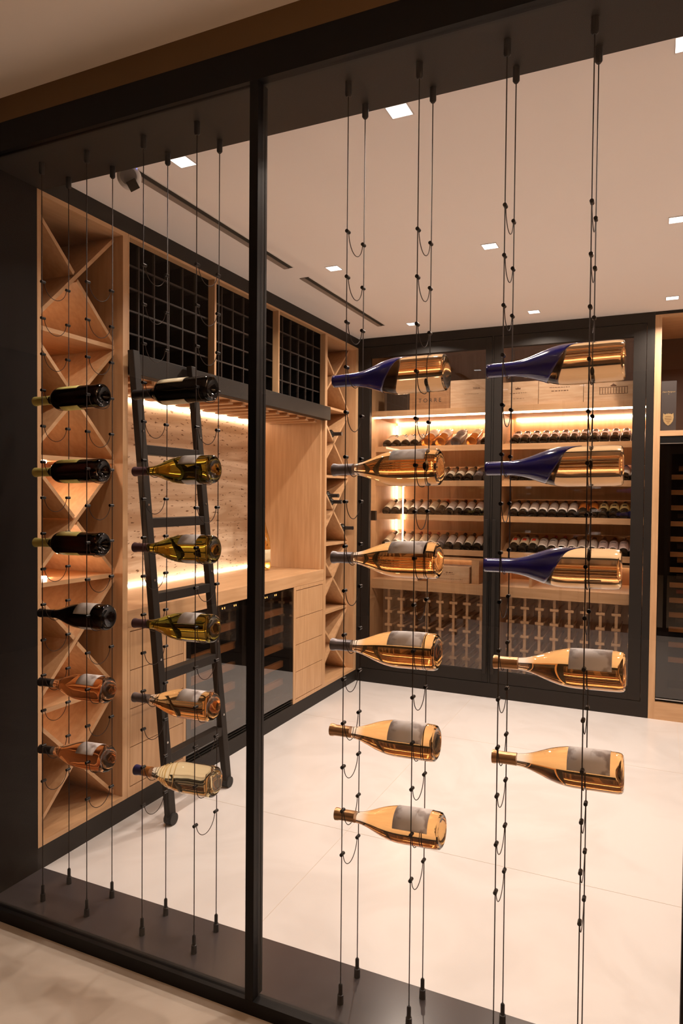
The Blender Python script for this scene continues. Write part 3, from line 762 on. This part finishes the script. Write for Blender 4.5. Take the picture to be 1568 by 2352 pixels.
b1 = crate('wine_box', 'pale wooden box printed with a castle facade, rightmost on the top shelf', -.553, -.13, yf, yf+.35, zs_, 2.535, pale_box)
m_ = MB(); X0 = -.44; y0_, y1_ = yf-.0008, yf-.0002
m_.box(X0, X0+.21, y0_, y1_, 2.492, 2.496)
for i in range(11): m_.box(X0+.004+i*.020, X0+.008+i*.020, y0_, y1_, 2.445, 2.49)
m_.box(X0+.085, X0+.125, y0_, y1_, 2.500, 2.503); m_.prism([(X0+.08, 2.503), (X0+.13, 2.503), (X0+.105, 2.522)], 'Y', y0_, y1_)
m_.box(X0, X0+.21, y0_, y1_, 2.440, 2.443)
m_.build('printed_castle', ink_brown, b1)
b1 = crate('wine_box', 'long pale wooden box in the lit gap above the peg rack behind the left door', -1.835, -1.462, 5.83, 6.02, .886, 1.028, pale_box)
print_lines(b1, -1.64, 5.83, [(.975, .03, .004), (.960, .05, .002), (.918, .12, .0015)])
crate('wine_box', 'small dark and pale box end beside the long box above the peg rack', -1.93, -1.842, 5.84, 6.0, .886, .938, brown_box)

# row bottles
RB = [(0, .012), (.022, .008), (.030, .001), (.034, 0), (.0375, .006), (.038, .012), (.038, .185), (.0365, .196), (.030, .208), (.020, .219), (.0148, .232), (.0142, .285), (.0155, .286), (.0155, .295), (0, .295)]
RB = smooth_prof(RB, 6, 10, 2)
def row_bottle(glass, lab_m, cap_m, lab=(.032, .186, 80), big=1.0, extra=None):
    p = scaled(RB, big, big); rf = rfun(p, 4); Lb = p[-1][1]; t = thing('cellar_bottle', 'x', 'bottle')
    MB().lathe(p, 24).build('glass_body', glass, t, 'auto', local=True)
    MB().lathe(capsule_prof(rf, Lb-.065*big, Lb, .0008), 18).build('capsule', cap_m, t, 'auto', local=True)
    if lab_m:
        lo, hi, ha = lab; MB().patch(rf, lo*big, hi*big, -math.radians(ha), math.radians(ha), na=12, nz=2).build('label', lab_m, t, True, local=True)
        if extra == 'square': MB().patch(rf, .125, .150, -.38, .38, off=.0014, na=6, nz=2).build('printed_square', ink, t, True, local=True)
        if extra == 'blot': MB().patch(rf, .115, .165, -.40, .40, off=.0014, na=8, nz=2).build('printed_blot', red_ink, t, True, local=True)
        if extra == 'line': MB().patch(rf, .130, .138, -.50, .50, off=.0014, na=6, nz=1).build('printed_line', ink, t, True, local=True)
    return t
RT_ = {
 'white': lambda: row_bottle(row_dark, lab_rowwhite, cap_black), 'cream': lambda: row_bottle(row_dark, lab_rowcream, cap_black),
 'notch': lambda: row_bottle(row_dark, lab_rowpink, cap_black, (.085, .215, 85), extra='square'),
 'whitebrown': lambda: row_bottle(row_dark, lab_rowwhite, cap_brown), 'whitered': lambda: row_bottle(row_dark, lab_rowwhite, cap_red, extra='line'),
 'creamred': lambda: row_bottle(row_dark, lab_rowcream, cap_red), 'pink': lambda: row_bottle(row_dark, lab_rowpink, cap_brown, extra='line'),
 'orangecap': lambda: row_bottle(row_dark, lab_rowcream, cap_orange, (.09, .17, 70)), 'grey': lambda: row_bottle(row_grey, lab_grey, cap_black),
 'orange': lambda: row_bottle(row_dark, lab_orange, cap_brown, (.08, .20, 80)), 'yellow': lambda: row_bottle(row_dark, lab_roww_y, cap_black, (.08, .19, 80), extra='square'),
 'blot': lambda: row_bottle(row_dark, lab_rowcream, cap_brown, (.07, .20, 80), extra='blot'),
 'amberbig': lambda: row_bottle(row_amber, lab_rowwhite, mat('silver_foil', (.7, .62, .58), .3, .5), (.10, .20, 80), 1.32),
 'darkbig': lambda: row_bottle(row_grey, lab_grey, cap_black, (.1, .2, 60), 1.25), 'amberflat': lambda: row_bottle(row_amber, lab_cream, cap_gold, (.1, .2, 60), 1.25)}
rdesc = {'white': 'dark bottle with aged white label', 'cream': 'dark bottle with cream label', 'notch': 'dark bottle with pale pink label', 'whitebrown': 'dark bottle with white label and brown capsule',
 'whitered': 'dark bottle with lined white label and red capsule', 'creamred': 'dark bottle with cream label and red capsule', 'pink': 'dark bottle with pink lined label', 'orangecap': 'dark bottle with orange capsule',
 'grey': 'dusty grey bottle', 'orange': 'dark bottle with orange label', 'yellow': 'dark bottle with yellow label and dark square', 'blot': 'dark bottle with red blot on cream label',
 'amberbig': 'large glowing amber bottle with silver capsule', 'darkbig': 'large dark bottle showing its round base', 'amberflat': 'large bottle with glowing amber base'}
rows = {
 ('left', 0): [('cream', .0), ('cream', .09), ('white', .175), ('cream', .26), ('amberbig', .375), ('amberbig', .500), ('darkbig', .640), ('amberflat', .780), ('cream', .895), ('white', .98)],
 ('left', 1): ['cream', 'white', 'cream', 'cream', 'white', 'white', 'cream', 'cream', 'cream', 'cream', 'grey', 'grey'],
 ('left', 2): ['cream', 'white', 'cream', 'white', 'white', 'cream', 'orangecap', 'notchless', 'notchless', 'white', 'white', 'white'],
 ('left', 3): ['cream', 'white', 'white', 'creamred', 'creamred', 'creamred', 'grey', 'whitebrown', 'white', 'cream', 'white', 'white'],
 ('right', 0): ['notch']*13, ('right', 1): ['white']*13,
 ('right', 2): ['white']*7+['orange']*2+['yellow']*4,
 ('right', 3): ['blot']*3+['whitered']*3+['whitebrown']*3+['pink']*4}
ordn = ['first', 'second', 'third', 'fourth', 'fifth', 'sixth', 'seventh', 'eighth', 'ninth', 'tenth', 'eleventh', 'twelfth', 'thirteenth']
shn = ['top', 'second', 'third', 'lowest']
RTO = {}
for (bay, si), lst in rows.items():
    x0 = -2.258 if bay == 'left' else -1.113; n = len(lst)
    for i, it in enumerate(lst):
        if isinstance(it, tuple): kd, dx = it
        else: kd, dx = it, i*(.0838 if bay == 'left' else .0787)
        if kd == 'notchless': kd = 'whitebrown'
        x = x0+dx
        if x > (-1.285 if bay == 'left' else -.135): continue
        if kd in RTO: o = copy_tree(RTO[kd])
        else: o = RT_[kd](); RTO[kd] = o
        big = {'amberbig': 1.32, 'darkbig': 1.25, 'amberflat': 1.25}.get(kd, 1.0); rr = .038*big
        s_ = math.radians(20.0); y = YS0+.026+rr*math.sin(s_); z = SH[si]-.024+rr*math.cos(s_)+.010
        dirn = Vector((0, math.cos(s_), math.sin(s_)))
        place(o, tuple(Vector((x, y, z))+dirn), (x, y, z))
        tag(o, '%s, %s from left, %s shelf, %s door' % (rdesc[kd], ordn[i], shn[si], bay), 'bottle', 'bottles on the %s display shelf behind the %s door' % (shn[si], bay))

# bottles lying in the far diamond rack
nk = ['highest of the four lying in the far diamond rack', 'second from the top in the far diamond rack', 'third from the top in the far diamond rack', 'lowest of the four lying in the far diamond rack']
cellZ = .564
for i, (y, z) in enumerate(((5.24, 2.146), (5.187, 1.632), (5.246, 1.580), (5.488, 1.352))):
    o = copy_tree(RTO['white']); zlo = z
    place(o, (XW+.005, y, zlo), (XW-.29, y, zlo-.003))
    tag(o, 'dark bottle with its neck showing, ' + nk[i], 'bottle', 'bottles lying in the far diamond rack')

# big bottle on the counter
tb, rfb = make_bottle('burg', wine_glass('glowing_amber_glass', (.98, .62, .20)), mat('tan_foil', (.30, .15, .06), .4), lab_cream, ls=1.37, rs=1.12, labs=((.045, .118, -35, 95),), cap_len=.085)
tb.location = (-2.81, 4.66, 1.0465); tag(tb, 'large amber rose bottle standing on the oak countertop beside the black post', 'bottle')
m_ = MB()
for q_ in range(5): m_.patch(rfb, .225+.008*(q_ % 2), .262-.006*(q_ % 3), math.radians(-62+q_*9), math.radians(-59+q_*9), .0008, .0004, 2, 3)
m_.build('neck_script', lab_cream, tb, True, local=True)

# ================================================================== oak unit at the right with niche and tall fridge
t = thing('oak_niche_unit', 'tall oak surround at the right with open niche over a tall wine fridge', 'cabinet', (-.045, YB, 0))
MB().box(-.045, .000, YB, 6.40, 0, 2.975).build('side_panel', oak_v, t)
MB().box(.76, .80, YB, 6.40, 0, 2.975).build('side_panel', oak_v, t)
MB().box(0, .76, YB, 6.40, 2.089, 2.128).build('shelf', oak_x, t)
MB().box(0, .76, YB, 6.40, 2.955, 2.975).build('top_panel', oak_x, t)
MB().box(0, .76, 6.38, 6.40, 2.128, 2.955).build('back_panel', mat('dark_brown_back', (.10, .045, .02), .6), t)  # back panel darker and browner than the oak around it
MB().box(0, .76, YB, YB+.03, 0, .130).build('kick_board', oak_x, t)
struct('trim_6', MB().box(-.046, .80, YB+.004, 6.4, 2.976, 2.999), black)
struct('wall_oak_right', MB().box(.80, XR, YB, YB+.1, 0, 3.0), oak_v)
f = thing('tall_wine_fridge', 'tall black wine fridge with glass door and oak shelf fronts, right of the cabinet', 'fridge', (.38, YB, .131))
MB().box(.002, .05, YB+.05, 6.2, .131, 2.085).box(.71, .758, YB+.05, 6.2, .131, 2.085).box(.05, .71, 6.15, 6.2, .131, 2.085).box(.05, .71, YB+.05, 6.15, .131, .17).box(.05, .71, YB+.05, 6.15, 2.04, 2.085).build('body', black_cell, f)
MB().box(.003, .083, YB+.012, YB+.045, .165, 2.030).box(.677, .757, YB+.012, YB+.045, .165, 2.030).box(.083, .677, YB+.012, YB+.045, .165, .235).box(.083, .677, YB+.012, YB+.045, 1.96, 2.030).build('door_frame', black_frame, f)
MB().box(.003, .757, YB+.004, YB+.011, .165, 2.030).build('door_glass', fridge_glass, f)
MB().box(.003, .757, YB+.004, YB+.03, 2.040, 2.084).build('control_panel', black_frame, f)
MB().box(.003, .757, YB+.002, YB+.006, 2.031, 2.038).box(.003, .757, YB+.002, YB+.006, .150, .158).build('metal_trim', steel, f)
fz = [1.795, 1.68, 1.565, 1.445, 1.33, 1.215, 1.10, .985, .87, .76, .65, .535, .42]
for z in fz:
    MB().box(.052, .708, 5.75, 5.775, z-.020, z+.016).build('shelf_front', oak_x, f)
MB().box(.055, .061, 5.78, 5.786, .25, 1.99).build('reflected_line', emis('fridge_led', (1, .55, .2), 2.0), f)
fb = [(1.88, 'amber'), (1.50, 'yellow'), (1.27, 'white'), (1.16, 'amber'), (1.04, 'cream'), (.925, 'creamred'), (.81, 'cream'), (.70, 'cream')]
for i, (z, kd) in enumerate(fb):
    kd2 = {'amber': 'amberflat'}.get(kd, kd)
    o = copy_tree(RTO[kd2]); zz = min(fz, key=lambda q: abs(q-(z-.055)) if q < z else 9)+.017+.038*(1.25 if kd == 'amber' else 1)
    place(o, (.13, 5.84+.0, zz), (.13+.30*(1.25 if kd == 'amber' else 1), 5.84, zz))
    tag(o, '%s in the tall fridge, %s from top' % (rdesc[kd2], ordn[i]), 'bottle', 'bottles in the tall fridge')
g = thing('gift_box', 'black presentation box with gold script and shield in the niche above the tall fridge', 'box', (.04, 5.66, 2.129))
MB().box(.004, .105, 5.655, 5.757, 2.129, 2.498).build('case', mat('black_card', (.045, .035, .032), .45), g)
text_mesh('lettering', 'Dom Perignon', .0145, gold_ink, g, FR(.053, 5.6545, 2.418), .0004, .3)
MB().prism([(.050, 2.402), (.053, 2.399), (.056, 2.402), (.053, 2.405)], 'Y', 5.6542, 5.6548).build('printed_star', gold_ink, g)
sh = [(-.034, .040), (-.022, .030), (-.012, .036), (-.004, .034), (0, .040), (.004, .034), (.012, .036), (.022, .030), (.034, .040), (.036, .005), (.030, -.022), (.016, -.042), (0, -.052), (-.016, -.042), (-.030, -.022), (-.036, .005)]
m_ = MB(); m_.prism([(.053+a, 2.222+b_) for a, b_ in sh], 'Y', 5.6535, 5.6548); m_.build('shield_label', gold_ink, g)
m_ = MB()
for i, wd in enumerate((.020, .024, .022, .014, .008)): m_.box(.053-wd, .053+wd, 5.6528, 5.6534, 2.236-i*.012, 2.239-i*.012)
m_.build('shield_print', ink_brown, g)
